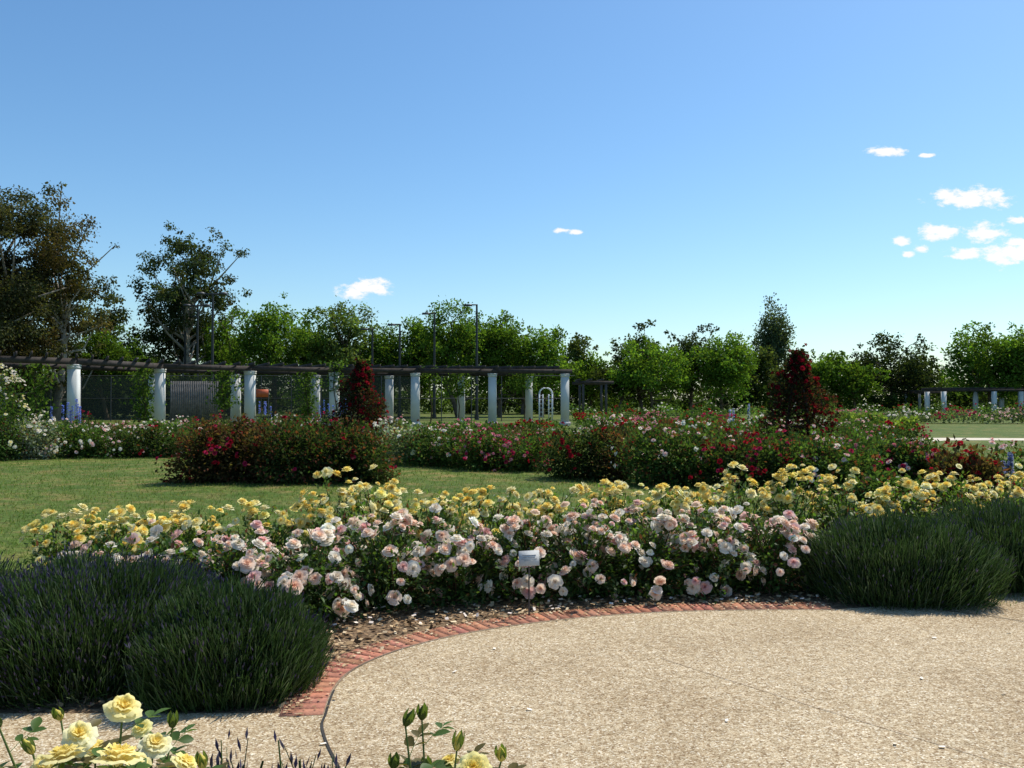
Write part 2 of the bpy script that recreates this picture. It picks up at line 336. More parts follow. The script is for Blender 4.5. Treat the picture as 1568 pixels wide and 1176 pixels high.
# ---------------------------------------------------------------- foreground roses
def fg_rose(name,X,Y,tips,seed):
    r=np.random.default_rng(seed);mb=MB()
    Lf=[];Lq=[]
    nv=5
    prof=[0.02,.2,.3,.3,.2,.0]
    for i,w in enumerate(prof):
        v=i/nv;Lf+= [(-w,v,.10*w*3-.12*v*v),(0,v,-.12*v*v),(w,v,.10*w*3-.12*v*v)]
    for i in range(nv):
        b=i*3;Lq+=[(b,b+3,b+4,b+1),(b+1,b+4,b+5,b+2)]
    Lf=np.array(Lf);Lq=np.array(Lq)
    for (px,py,d,kind,s) in tips:
        tip=np.array([XD(px,d),d,ZD(py,d)]);base=np.array([X+r.normal()*.05,Y+r.normal()*.05,0])
        ctl=base+(tip-base)*np.array([.5,.5,.6]);t=np.linspace(0,1,9)[:,None]
        P=(1-t)**2*base+2*t*(1-t)*ctl+t*t*tip
        mb.tube(P,np.linspace(.006,.0022,9),6,(.10,.14,.045),2)
        for q in range(9):
            tt=.5+.5*q/9.5+r.normal()*.01;p=(1-tt)**2*base+2*tt*(1-tt)*ctl+tt*tt*tip
            a=q*2.4+r.random();dr=np.array([math.cos(a),math.sin(a),.35]);dr/=np.linalg.norm(dr)
            ll=.09*(1.25-.45*tt)
            mb.tube([p,p+dr*ll*.5+UP*.004,p+dr*ll],[.0012,.001,.0006],4,(.10,.13,.04),2)
            side=np.cross(dr,UP);side/=np.linalg.norm(side)
            pos=[];dd=[]
            for f,sg in ((1,0),(.9,1),(.9,-1),(.5,1),(.5,-1)):
                pos.append(p+dr*ll*f);dd.append(dr*.6+side*sg*.9 if sg else dr)
            pos=np.array(pos);dd=np.array(dd)+r.normal(size=(5,3))*.15
            red=tt>.8 and r.random()<.5
            cc=np.array([.12,.10,.03]) if red else np.array([.07,.13,.028])
            mb.inst(Lf,Lq,pos,dd,UP+r.normal(size=(5,3))*.3,r.uniform(.03,.045,5),cc*(.8+.4*r.random((5,1))),0)
        dv=nrm(np.array([r.normal()*.35,-.3+r.normal()*.3,1]))
        if kind=='bloom':
            V,Q,W=FH;V=V*(1+r.normal(size=V.shape)*.035)*np.array([1+r.normal()*.08,1+r.normal()*.1,1+r.normal()*.08])
            add_flowers(mb,r,tip[None],dv[None],s,(.92,.85,.46) if r.random()<.6 else (.92,.89,.62),(.92,.74,.20),(V,Q,W))
            mb.inst(Lf*np.array([.6,1,1]),Lq,np.repeat(tip[None]-dv*.005,5,0),np.array([[math.cos(i*1.256),math.sin(i*1.256),-.2] for i in range(5)]),np.repeat(UP[None],5,0),.03,(.08,.14,.03),0)
        else:
            P=tip+dv*np.linspace(0,.042,7)[:,None]
            mb.tube(P,np.array([.004,.009,.011,.010,.008,.004,.0008]),8,(.85,.72,.2) if kind=='budy' else (.09,.13,.03),1 if kind=='budy' else 0)
            for i in range(5):
                a=i*1.256;mb.inst(Lf*np.array([.45,1,1]),Lq,(tip+np.array([math.cos(a),math.sin(a),0])*.005)[None],(dv+.25*np.array([math.cos(a),math.sin(a),0]))[None],np.array([[math.cos(a),math.sin(a),0.1]]),.045,(.09,.13,.03),0)
    return mb.build(name,[M_leaf,M_petal,M_stem],smooth=True)
fg_rose('rose_bush',-.93,1.95,[(192,1085,2.0,'bloom',.08),(184,1165,1.9,'bloom',.095),(128,1128,2.05,'bloom',.085),(240,1140,2.1,'bloom',.075),(102,1160,1.95,'bloom',.085),(222,1114,2.2,'bloom',.05),(285,1168,1.95,'bloom',.06),(56,1150,2.0,'budy',1),(268,1110,2.15,'bud',1),(152,1150,2.1,'bloom',.08),(4,1110,2.0,'bud',1),(315,1172,2.0,'budy',1),(75,1172,2.0,'bloom',.07),(215,1172,2.0,'bloom',.07),(98,1098,2.2,'budy',1)],31)
fg_rose('rose_bush',-.2,1.95,[(622,1108,2.0,'bud',1),(647,1098,2.05,'bud',1),(604,1172,2.0,'bud',1),(700,1145,1.95,'budy',1),(768,1160,1.95,'budy',1),(725,1176,1.95,'bloom',.08),(655,1178,2.1,'bud',1),(690,1165,2.0,'bloom',.05)],32)
# ---------------------------------------------------------------- name plaque
e=empty('plant_label_sign');d=6.66;x0=XD(810,d)
mb=MB();ty=np.array([0,.5,.86]);mb.box((x0,d,ZD(854,d)),(.080,.062,.004),(.50,.50,.48),0,[(1,0,0.06),ty,(0,-.86,.5)]);mb.build('plate',[M_paint],parent=e)
mb=MB()
for j,(w_,o_) in enumerate(((.055,.024),(.048,.008),(.06,-.006),(.04,-.02))):
    c=np.array([x0,d,ZD(854,d)])+ty*o_+np.array([0,-.86,.5])*.005;mb.box(c,(w_,.0018,.0012),(.25,.25,.25),0,[(1,0,0.06),ty,(0,-.86,.5)])
mb.build('lettering',[M_metal],parent=e)
mb=MB();mb.tube([(x0,d+.015,0),(x0,d+.012,.2),(x0,d+.008,ZD(858,d))],[.006,.006,.006],8,(.05,.05,.05));mb.build('stake',[M_metal],parent=e)
# ---------------------------------------------------------------- mid roses
def mid(px,d,h,w,pal,nf,seed,leaf=(.045,.08,.02),n=1500,**k):
    rose_bush('rose_bush',XD(px,d),d,h*.92,w,pal,nf,seed,leaf=leaf,nleaf=int(n*1.3),ls=.082,fs=.1,lod='l',ncane=80,low=.05,clu=2.0,**k)
sd=300
DG=(.036,.055,.018);GG=(.052,.09,.024);GR=(.18,.21,.16);BR=(.07,.058,.025)
for i,(px,h,pal,lf) in enumerate([(-20,1.15,[RED,MAG],GG),(22,1.1,[RED,LPK],GG),(108,1.05,[LPK,WHT],GG),(140,1.1,[LPK,WHT],GG),(175,1.05,[WHT,LPK],GG),(212,1.05,[LPK,WHT],DG),(248,1.1,[RED,LPK],DG),(285,1.05,[LPK,RED],GG)]):
    mid(px,25+i*.1,h,1.0,pal,46,sd+i,lf,1800)
mid(60,24.6,1.35,.75,[WHT],60,sd+9,GR,1700,toponly=True);mid(35,24.8,1.3,.6,[WHT],30,sd+10,GR,1300,toponly=True)
mid(5,24,2.75,.85,[WHT,CRE],170,sd+11,GG,3200,toponly=True)
for i,px in enumerate([312,352,395,440,484,525,556]):
    mid(px,17.6+(i%3)*.15,[1.3,1.42,1.36,1.45,1.42,1.36,1.25][i],.8,[MAG,RED,RED,DRD],[34,38,28,18,14,12,14][i],sd+20+i,(.055,.045,.02) if i<3 else DG,3000,redtip=.3)
for i in range(26):   # back rows
    px=80+i*52;rr=np.random.default_rng(i);d=30+rr.uniform(-1.5,3);lo=600<px<890
    mid(px,d,.72 if lo else rr.uniform(.95,1.25),1.1,[[LPK,WHT],[RED,MAG],[PK2,LPK],[WHT]][i%4],34,sd+40+i,[GG,DG,BR,GG][i%4],1300)
for px,d,h,w,pal,nf,lf in [
 (595,23,1.15,.8,[WHT],50,GR),(632,22.5,1.15,.8,[WHT,CRE],60,(.1,.14,.07)),(662,22,1.05,.7,[WHT],30,GG),
 (700,21.5,1.03,.7,[LPK,WHT],20,GG),(735,20.8,1.0,.75,[MAG,PK2],60,GG),(770,20.8,.98,.75,[MAG,PK2],55,GG),(808,20.5,1.0,.75,[PK2,MAG],40,GG),
 (700,24,.98,.9,[LPK],30,DG),(820,23.5,1.0,.9,[RED],30,DG),
 (868,18.5,1.2,.75,[RED,DRD],34,DG),(910,18.3,1.25,.75,[RED,DRD],34,DG),(950,18.2,1.22,.75,[RED],24,BR),
 (990,17.2,1.2,.75,[LPK,WHT],16,GG),(1030,17,1.32,.8,[WHT,LPK],26,GG),(1075,17,1.27,.8,[LPK,WHT],22,GG),
 (1120,16.5,1.1,.75,[MAG,RED],55,DG),(1165,16.2,1.1,.75,[MAG,RED],55,DG),(1210,16,1.1,.75,[LPK,MAG],34,GG),(1255,15.8,1.1,.75,[LPK,WHT],26,GG),(1300,15.6,1.05,.75,[LPK,MAG],24,GG),
 (1100,20,1.25,.9,[RED],16,BR),(1155,20,1.25,.9,[LPK],20,GG),(1250,20.5,1.2,.9,[LPK],20,GG),(1310,20.5,1.2,.9,[WHT],16,GG),
 (1350,16.8,1.1,.65,[PK2],20,GG),(1392,16.5,1.0,.6,[LPK,MAG],44,GG),(1425,16.3,.95,.5,[PK2],24,GG),
 (1455,12.4,1.08,.4,[RED],70,BR),(1500,12.3,1.02,.4,[RED,DRD],66,BR),(1545,14,1.0,.6,[LPK],26,GG),(1600,14.5,1.0,.7,[LPK,PK2],34,GG),(1345,13,.6,.6,[LPK],8,GG),(1410,12.8,.6,.6,[RED],8,GG)]:
    sd+=1;mid(px,d,h,w,pal,nf,sd+200,lf,1900,redtip=.15)
# pillar roses (conical climbers on obelisks)
def pillar(px,d,top,hw,seed):
    X=XD(px,d);H=ZD(top,d);R=hw/F*d;r=np.random.default_rng(seed);mb=MB()
    for a in range(4):
        an=a*math.pi/2+.4;mb.tube([(X+R*.6*math.cos(an),d+R*.6*math.sin(an),0),(X,d,H)],[.03,.02],4,(.05,.04,.03),2)
    for z in np.linspace(.4,H*.85,5):
        q=R*.6*(1-z/H);P=[(X+q*math.cos(t),d+q*math.sin(t),z) for t in np.linspace(0,2*math.pi,9)];mb.tube(P,[.012]*9,4,(.05,.04,.03),2)
    n=9500;z=r.random(n)**1.15*H;a=r.random(n)*6.283
    env=R*np.clip(1.15-(z/H)**1.35*1.05,0.08,1)*(1+.22*np.sin(a*3+z*2.3)+.2*np.sin(z*5+a))
    q=env*r.random(n)**.45*1.08;P=np.stack([X+q*np.cos(a),d+q*np.sin(a),z+r.normal(size=n)*.06],1)
    D=np.stack([np.cos(a),np.sin(a),.2*np.ones(n)],1)+r.normal(size=(n,3))*.7
    lc=np.where(r.random((n,1))<.6,np.array([[.032,.04,.018]]),np.array([[.06,.022,.02]]))
    mb.inst(DIA,DIAQ,P,D,UP+r.normal(size=(n,3))*.5,r.uniform(.06,.13,n),lc*(.5+r.random((n,1))),0)
    m=420;i=r.choice(n,m);k=q[i]>env[i]*.6;i=i[k]
    add_flowers(mb,r,P[i]+D[i]*.05,D[i]+UP*.3,r.uniform(.09,.15,len(i)),DRD[0],DRD[1],FL)
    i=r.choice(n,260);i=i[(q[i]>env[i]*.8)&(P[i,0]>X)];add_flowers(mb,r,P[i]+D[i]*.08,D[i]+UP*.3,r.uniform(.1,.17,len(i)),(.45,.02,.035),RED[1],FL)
    mb.build('pillar_rose',[M_mleaf,M_petal,M_timber])
pillar(1222,24,540,58,61);pillar(552,30,556,44,62)
def delph(px,d,ztop,n,seed,col=(.12,.16,.6)):
    r=np.random.default_rng(seed);mb=MB();X=XD(px,d)
    for i in range(n):
        x=X+r.normal()*.3;y=d+r.normal()*.25;h=ztop*r.uniform(.82,1.05)
        mb.tube([(x,y,0),(x+r.normal()*.02,y,h*.5),(x,y,h)],[.01,.008,.003],4,(.07,.12,.03),2)
        m=70;z=h-(r.random(m)**1.3)*h*.3;a=r.random(m)*6.28;q=.035*(1.15-(z-h*.6)/(h*.4))
        D=np.stack([np.cos(a),np.sin(a),.2*np.ones(m)],1)
        mb.inst(DIA*np.array([1.6,1,1]),DIAQ,np.stack([x+q*np.cos(a)*.3,y+q*np.sin(a)*.3,z],1),D,UP+r.normal(size=(m,3))*.6,.042,np.array(col)*(.6+.8*r.random((m,1))),1)
        m=60;a=r.random(m)*6.28;z=r.uniform(.05,h*.6,m);D=np.stack([np.cos(a),np.sin(a),.5*np.ones(m)],1)
        mb.inst(LEAF,LEAFQ,np.stack([x+0*a,y+0*a,z],1),D,UP+r.normal(size=(m,3))*.4,.16,np.array([.07,.13,.04])*(.6+.8*r.random((m,1))),0)
    mb.build('delphinium',[M_leaf,M_petal,M_stem])
delph(112,26,1.65,9,1,(.2,.28,.7));delph(405,33,1.55,5,2,(.25,.3,.7));delph(510,31,1.7,7,3,(.2,.3,.7));delph(1130,28,1.5,3,5,(.4,.45,.7));delph(1540,12.6,.88,6,6,(.3,.33,.5))
# far flower beds
def fbed(name,P,w,h,n,nf,leaf,pals,seed):
    r=np.random.default_rng(seed);mb=MB();P=np.array(P,float)
    Ls=np.concatenate([[0],np.cumsum(np.linalg.norm(np.diff(P,axis=0),axis=1))])
    def samp(n,lo):
        s_=r.random(n)*Ls[-1];x=np.interp(s_,Ls,P[:,0]);y=np.interp(s_,Ls,P[:,1]);u=r.uniform(-1,1,n)
        hh=h*(1-.5*u*u)*(.8+.2*np.sin(s_*1.7)+.12*np.sin(s_*4.1+1))
        return s_,np.stack([x+r.normal(size=n)*.05,y+u*w/2,hh*r.random(n)**lo],1)
    s_,p=samp(n,.5);mb.inst(DIA,DIAQ,p,UP*.4+r.normal(size=(n,3)),UP+r.normal(size=(n,3))*.5,r.uniform(.12,.26,n),np.array(leaf)*1.3*(.5+r.random((n,1)))*(1+.3*np.sin(s_*.9))[:,None],0)
    s_,p=samp(nf,.12);pi=((s_/3.1).astype(int))%len(pals);o=np.array([q[0] for q in pals])[pi];i_=np.array([q[1] for q in pals])[pi]
    add_flowers(mb,r,p+UP*.05,UP+r.normal(size=(nf,3))*.5,r.uniform(.14,.24,nf),o,i_,FL)
    mb.build(name,[M_mleaf,M_petal])
fbed('flower_bed',[(XD(-40,40),40),(XD(500,43),43),(XD(860,44),44)],2.5,.65,6000,300,GG,[RED,LPK,WHT,PK2],1)
fbed('flower_bed',[(XD(880,50),50),(XD(1180,50),50)],3,.9,4500,450,GG,[RED,PK2,MAG],2)
fbed('flower_bed',[(XD(900,40),40),(XD(1380,36),36)],3,.95,5500,300,GG,[LPK,RED,WHT],3)
fbed('flower_bed',[(XD(1280,62),62),(XD(1750,60),60)],3,1.0,6000,500,(.07,.1,.05),[PK2,WHT,MAG,LPK],4)
fbed('flower_bed',[(XD(870,70),70),(XD(1700,78),78)],4,1.4,8000,300,GG,[WHT,RED],5)
fbed('hedge',[(XD(1290,46),46),(XD(1400,45),45)],2,1.0,2500,5,(.10,.14,.03),[WHT],6)
pc=catmull([(XD(1385,36),35.6),(XD(1420,36.5),36.6),(XD(1500,36.5),36.8),(XD(1600,36),36.4),(34,35),(46,32)],10)
m_path=attr_mat('pale_gravel',0,.9,.1,noise=(2,.12));strip('garden_path',pc,2.2,.006,m_path,(.62,.54,.42))
# ---------------------------------------------------------------- pergola
fr=[(-150,36),(-30,38),(113,41),(245,47),(383,50.5),(512,53),(636,54.5),(754,55.5),(865,56)]
bk=[(-160,43),(-35,45),(112,48),(236,53.5),(361,57),(483,59),(596,60.5),(706,61.5),(810,62)]
FP=[np.array([XD(p,d),d]) for p,d in fr];BP=[np.array([XD(p,d),d]) for p,d in bk]
e=empty('pergola');W=(.58,.58,.55);k=0
for P in FP+BP:
    k+=1;mb=MB();x,y=P;w_=.27 if y>50 else .22
    mb.box((x,y,.12),(w_+.07,w_+.07,.12),W);mb.box((x,y,1.72),(w_,w_,1.48),W,0,None,.96);mb.box((x,y,3.26),(w_+.015,w_+.015,.06),W);mb.box((x,y,3.36),(w_+.03,w_+.03,.04),W)
    mb.build('column_%d'%k,[M_paint],parent=e)
TB=(.06,.05,.045)
def beam(mb,a,b,z,hw,hh,ext=.0):
    a=np.array(a);b=np.array(b);t=nrm(b-a);L_=np.linalg.norm(b-a)/2+ext;c=(a+b)/2
    mb.box((c[0],c[1],z),(L_,hw,hh),TB,0,[(t[0],t[1],0),(-t[1],t[0],0),(0,0,1)])
for nm,PP in (('front_beam',FP),('rear_beam',BP)):
    mb=MB()
    for i in range(len(PP)-1):
        t=nrm(PP[i+1]-PP[i]);n_=np.array([-t[1],t[0]])*.2
        for sg in (-1,1): beam(mb,PP[i]+n_*sg,PP[i+1]+n_*sg,3.54+.002*i,.05,.14,.45 if i==len(PP)-2 else .0)
    mb.build(nm,[M_timber],parent=e)
mb=MB();rr=np.random.default_rng(3)
for i in range(len(FP)-1):
    for q in range(6):
        t=(q+.15)/6;a=FP[i]*(1-t)+FP[i+1]*t;b=BP[i]*(1-t)+BP[i+1]*t
        beam(mb,a,b,3.80+rr.normal()*.01,.04,.105,.7)
mb.build('rafters',[M_timber],parent=e)
def vine(px,d,z0,z1,w,n,seed,leaf=(.08,.14,.03)):
    r=np.random.default_rng(seed);mb=MB();X=XD(px,d)
    P=[(X,d-.35,0),(X+.1,d-.38,1.2),(X-.1,d-.36,2.4),(X,d-.3,z1)];mb.tube(P,[.05,.04,.03,.02],5,(.08,.06,.04),1)
    z=r.uniform(z0,z1,n);ww=w*(.5+.5*(z-z0)/(z1-z0))*(1+.3*np.sin(z*5))
    p=np.stack([X+r.normal(size=n)*ww*.5,d-.2+r.normal(size=n)*ww*.4,z],1)
    mb.inst(DIA,DIAQ,p,r.normal(size=(n,3))-UP*.3,UP+r.normal(size=(n,3))*.5,r.uniform(.12,.25,n),np.array(leaf)*(.5+r.random((n,1))),0)
    mb.build('climbing_vine',[M_mleaf,M_bark])
vine(345,52,1.2,3.9,1.1,900,1);vine(472,57,.2,3.9,1.0,1100,2);vine(702,60,2.0,3.9,1.3,800,3);vine(802,61,2.4,3.9,1.5,700,4);vine(225,50,.5,3.8,1.2,1200,5);vine(515,53,2.2,4.1,.8,500,6);vine(60,44,.2,3.7,1.0,900,7);vine(660,56,2.8,3.9,1.2,350,8)
m,nt,N,L_=newmat('shade_cloth');o=N.new('ShaderNodeOutputMaterial');p=N.new('ShaderNodeBsdfDiffuse');p.inputs[0].default_value=(.06,.065,.05,1);t=N.new('ShaderNodeBsdfTransparent');mx=N.new('ShaderNodeMixShader');mx.inputs[0].default_value=.4;L_.new(p.outputs[0],mx.inputs[1]);L_.new(t.outputs[0],mx.inputs[2]);L_.new(mx.outputs[0],o.inputs[0])
e=empty('court_fence');mb=MB();mc=MB();fy=67
for i,px in enumerate(np.arange(-60,900,46)):
    x=XD(px,fy);mb.tube([(x,fy,0),(x,fy,3.6)],[.04,.04],6,(.06,.06,.06))
x0=XD(-60,fy);x1=XD(880,fy)
for z in (.1,1.8,3.58): mb.tube([(x0,fy,z),(x1,fy,z)],[.025,.025],5,(.06,.06,.06))
mb.build('posts_and_rails',[M_metal],parent=e)
mc.add([(x0,fy+.06,.1),(XD(640,fy),fy+.06,.1),(XD(640,fy),fy+.06,3.5),(x0,fy+.06,3.5)],[(0,1,2,3)],(.1,.1,.1));mc.build('shade_cloth',[m],parent=e)
e=empty('timber_screen');mb=MB()
x0=XD(262,60)
for i in range(22): mb.box((x0+i*.155,60,1.55),(.055,.02,1.45),(.15,.14,.13))
for z in (.4,2.8): mb.box((x0+1.65,60.05,z),(1.75,.025,.05),(.2,.18,.17))
mb.build('slats',[M_timber],parent=e)
mb=MB();mb.box((XD(401,66),66,2.2),(.5,.02,.3),(.6,.12,.04));mb.tube([(XD(391,66),66.05,0),(XD(391,66),66.05,2.6)],[.03,.03],6,(.1,.1,.1));mb.tube([(XD(411,66),66.05,0),(XD(411,66),66.05,2.6)],[.03,.03],6,(.1,.1,.1));mb.build('orange_banner',[M_metal])
def arch(px,d,w,h):
    mb=MB();X=XD(px,d);c=(.8,.8,.8)
    for dy in (0,.7):
        for sx in (-1,1):
            mb.box((X+sx*w/2,d+dy,h*.4),(.05,.05,h*.4),c)
            mb.box((X+sx*(w/2-.3),d+dy,h*.4),(.035,.035,h*.4),c)
        P=[(X+w/2*math.cos(t),d+dy,h*.8+h*.2*math.sin(t)) for t in np.linspace(0,math.pi,11)];mb.tube(P,[.06]*11,5,c)
    for sx in (-1,1):
        for z in np.arange(.3,h*.8,.35): mb.box((X+sx*(w/2-.15),d,z),(.12,.02,.02),c);mb.box((X+sx*w/2,d+.35,z),(.02,.28,.02),c)
    mb.build('garden_arch',[M_paint])
arch(836,72,1.1,2.7)
def perg(pxs,d,h,seed,post=(.62,.62,.6),pw=.2):
    e=empty('pergola');k=0
    for px in pxs:
        for dd in (0,3.5):
            k+=1;mb=MB();x=XD(px,d);mb.box((x,d+dd,h/2),(pw,pw,h/2),post,0,None,.95);mb.box((x,d+dd,.1),(pw+.06,pw+.06,.1),post);mb.build('post_%d'%k,[M_paint],parent=e)
    mb=MB();xa=XD(pxs[0],d);xb=XD(pxs[-1],d)
    for dd in (0,3.5): beam(mb,(xa,d+dd),(xb,d+dd),h+.13,.06,.12,.6)
    for x in np.arange(xa-.3,xb+.5,.9): mb.box((x,d+1.75,h+.33),(.04,2.3,.08),TB)
    mb.build('beams',[M_timber],parent=e)
perg([1445,1522,1563,1604,1645],88,2.55,1);perg([1408,1443],100,2.4,2,(.3,.29,.27),.12)
perg([893,928],66,2.9,3,(.08,.07,.06),.09)
# ---------------------------------------------------------------- lamp posts
def lamp(px,top,d,style):
    e=empty('street_lamp');X=XD(px,d);H=ZD(top,d);mb=MB();mb.tube([(X,d,0),(X,d,H*.5),(X,d,H)],[.13,.11,.08],8,(.025,.025,.025));mb.tube([(X,d,0),(X,d,.4)],[.2,.2],8,(.03,.03,.03));mb.build('pole',[M_metal],parent=e)
    mb=MB()
    if style=='T':
        mb.box((X,d,H),(1.0,.06,.06),(.035,.035,.035))
        for s_ in (-1,1): mb.box((X+s_*.85,d-.15,H+.02),(.28,.3,.09),(.05,.05,.05),0,None,.8)
    else:
        mb.box((X-.35,d,H-.03),(.42,.05,.05),(.035,.035,.035));mb.box((X-.75,d,H-.06),(.38,.18,.08),(.05,.05,.05),0,None,.8)
    mb.build('lamp_head',[M_metal],parent=e)
for a in [(325,450,65,'T'),(302,468,74,'T'),(283,485,83,'T'),(730,466,72,'L'),(665,479,76,'L'),(612,496,77,'L'),(570,503,78,'L')]: lamp(*a)
# ---------------------------------------------------------------- trees
def tree(px,hw,top,d,kind,bot,seed,lean=0,dens=1.0,col=None):
    r=np.random.default_rng(seed);X=XD(px,d);H=ZD(top,d);R=hw/F*d;zb=max(1.2,ZD(bot,d));hz=(H-zb)/2;cz=(H+zb)/2
    K={'green':dict(nc=120,rc=.24,sq=.85,col=(.082,.142,.024),bark=(.12,.09,.06),name='deciduous_tree',ls=.0031,droop=0,cv=5.8),
       'euc':dict(nc=105,rc=.17,sq=.7,col=(.065,.08,.038),bark=(.38,.33,.27),name='eucalyptus_tree',ls=.0029,droop=-.9,cv=5.2),
       'dark':dict(nc=85,rc=.22,sq=.75,col=(.036,.052,.022),bark=(.14,.11,.09),name='eucalyptus_tree',ls=.0031,droop=-.6,cv=5.5),
       'olive':dict(nc=80,rc=.26,sq=.8,col=(.062,.085,.028),bark=(.14,.11,.09),name='deciduous_tree',ls=.0034,droop=0,cv=5.5),
       'pop':dict(nc=150,rc=.26,sq=1.5,col=(.085,.115,.065),bark=(.2,.18,.14),name='poplar_tree',ls=.0026,droop=.6,cv=5.0)}[kind]
    base=np.array(col or K['col']);nc=int(K['nc']*dens)
    g=nrm(r.normal(size=(nc,3)));ph=r.random(6)*6.28
    az=np.arctan2(g[:,1],g[:,0]);env=1+.15*np.sin(3*az+ph[0]+g[:,2]*2)+.13*np.sin(5*az+ph[1]-g[:,2]*3)+.12*np.sin(g[:,2]*6+ph[2]+az)
    k=r.random(nc)**.42*env
    rc=K['rc']*min(R,hz*1.1)*(.5+.95*r.random(nc)**1.3)
    if kind=='pop': k=r.random(nc)**.5*(.85+.3*r.random(nc))
    else:
        sm=r.random(nc)<.28;rc[sm]*=.5;k[sm]=env[sm]*r.uniform(.95,1.12,sm.sum())
    c=np.stack([X+g[:,0]*k*(R-rc*.7),d+g[:,1]*k*(R-rc*.7),cz+g[:,2]*np.minimum(k,1.1)*(hz-rc*.7*K['sq'])],1)
    if kind=='pop':
        zz=(c[:,2]-zb)/(H-zb);c[:,0]=X+(c[:,0]-X)*(1.25-.6*zz)
    mb=MB();nl=np.maximum(24,(rc**2*K['cv']/((K['ls']*d)**2*.5))).astype(int)
    ci=np.repeat(np.arange(nc),nl);n=len(ci)
    o=nrm(r.normal(size=(n,3)))*(r.random((n,1))**.45)*(1+.3*r.normal(size=(n,1))*.7)
    P=c[ci]+o*rc[ci][:,None]*np.array([1,1,K['sq']])
    D=o+r.normal(size=(n,3))*.7+UP*K['droop'];ctint=(.6+.8*r.random(nc))[ci][:,None]
    lc=base*ctint*(.6+.8*r.random((n,1)))*(1+r.normal(size=(n,3))*.06)*(1+.12*r.normal())
    if kind=='euc': lc=np.where(r.random(nc)[ci][:,None]<.25,lc*np.array([1.3,1.0,.9]),lc)
    mb.inst(DIA*np.array([1.15,1,1]),DIAQ,P,D,UP+r.normal(size=(n,3))*.6,K['ls']*d*(.6+.8*r.random(n)),lc,0)
    tr=max(.16,H*.02);tt=np.array([X+lean+r.normal()*.3,d,zb+(H-zb)*.62]);bs=np.array([X,d,0.])
    mid_=(bs+tt)/2+np.array([r.normal()*.4,0,0]);tk=[bs,bs*.7+mid_*.3,mid_,tt*.5+mid_*.5,tt]
    mb.tube(tk,[tr*1.25,tr,tr*.8,tr*.55,tr*.25],8,K['bark'],1)
    for i in r.choice(nc,min(nc,30),replace=False):
        f=np.clip((c[i,2]/tt[2])*.65,.25,.95);st=np.array([np.interp(f,np.linspace(0,1,5),[q[j] for q in tk]) for j in range(3)])
        m_=(st+c[i])/2+np.array([0,0,-.1*R])+r.normal(size=3)*.12*R
        mb.tube([st,m_,c[i]],[tr*.42,tr*.25,tr*.08],5,K['bark'],1)
    mb.build(K['name'],[M_tleaf,M_bark])
T_=[(5,145,266,66,'euc',600,1,0,2.5,(.068,.072,.036)),(85,72,345,68,'euc',590,2,0,1.2,(.065,.073,.034)),(-60,120,300,64,'euc',610,35,0,1.3,(.06,.065,.034)),(150,66,443,84,'dark',610,3,0,1.1,(.048,.06,.026)),
(280,88,345,84,'euc',540,4,0,1.45,(.042,.058,.027)),(270,66,450,88,'dark',605,34,0,1.1),(165,48,498,72,'green',600,5),(215,45,530,80,'olive',605,6),
(352,52,480,86,'green',610,7),(420,64,454,82,'green',610,8),(475,45,470,88,'green',610,9),(522,58,458,84,'green',610,10,0,1,(.10,.145,.045)),(580,46,494,86,'green',610,11),
(640,56,480,86,'green',610,12),(702,62,459,82,'green',610,13),(765,60,480,84,'green',610,14),(830,50,498,84,'green',610,15),(350,36,476,110,'olive',600,16),(560,60,520,100,'olive',612,36),(800,70,515,100,'olive',612,37),
(884,36,515,108,'olive',610,17),(905,48,540,100,'green',612,18),(984,48,494,96,'dark',612,19,0,1.2),(1058,50,492,98,'dark',612,20,0,1.2),
(1000,68,514,92,'green',612,21),(1105,60,509,94,'green',612,22),(1152,44,520,106,'olive',612,23),(1186,34,452,110,'pop',600,24),(1262,54,536,100,'green',612,25),
(1215,40,560,100,'olive',612,26),(1365,66,512,105,'dark',612,27,0,1.4),(1415,34,545,108,'dark',612,28),(1515,64,494,92,'green',612,29,0,1.2),(1590,60,500,90,'green',612,30),
(945,46,545,95,'olive',612,31),(1310,40,556,98,'green',612,32),(1470,28,588,105,'olive',615,33)]
for t_ in T_: tree(*t_)
def mass(name,pa,pb,d,h,n,seed,col):
    r=np.random.default_rng(seed);mb=MB();px=r.uniform(pa,pb,n);dd=d+r.uniform(-3,3,n)
    hh=h*(.75+.2*np.sin(px*.021+seed)+.14*np.sin(px*.057+2)+.1*np.sin(px*.13))
    z=hh*r.random(n)**.75
    P=np.stack([(px-784)/F*d,dd,z],1);cl=(1+.35*np.sin(px*.11+z*1.7)+.25*np.sin(px*.05-z))[:,None]
    mb.inst(DIA,DIAQ,P,r.normal(size=(n,3)),UP+r.normal(size=(n,3))*.6,r.uniform(.3,.7,n),np.array(col)*(.5+.8*r.random((n,1)))*cl,0)
    mb.build(name,[M_tleaf])
mass('distant_tree_row',-150,885,118,9.0,28000,1,(.045,.07,.02));mass('distant_tree_row',860,1750,125,6.0,18000,4,(.04,.062,.02));mass('distant_shrubs',-150,1750,104,3.8,24000,2,(.048,.08,.022))
mass('distant_shrubs',-150,330,76,4.5,9000,3,(.035,.055,.022))
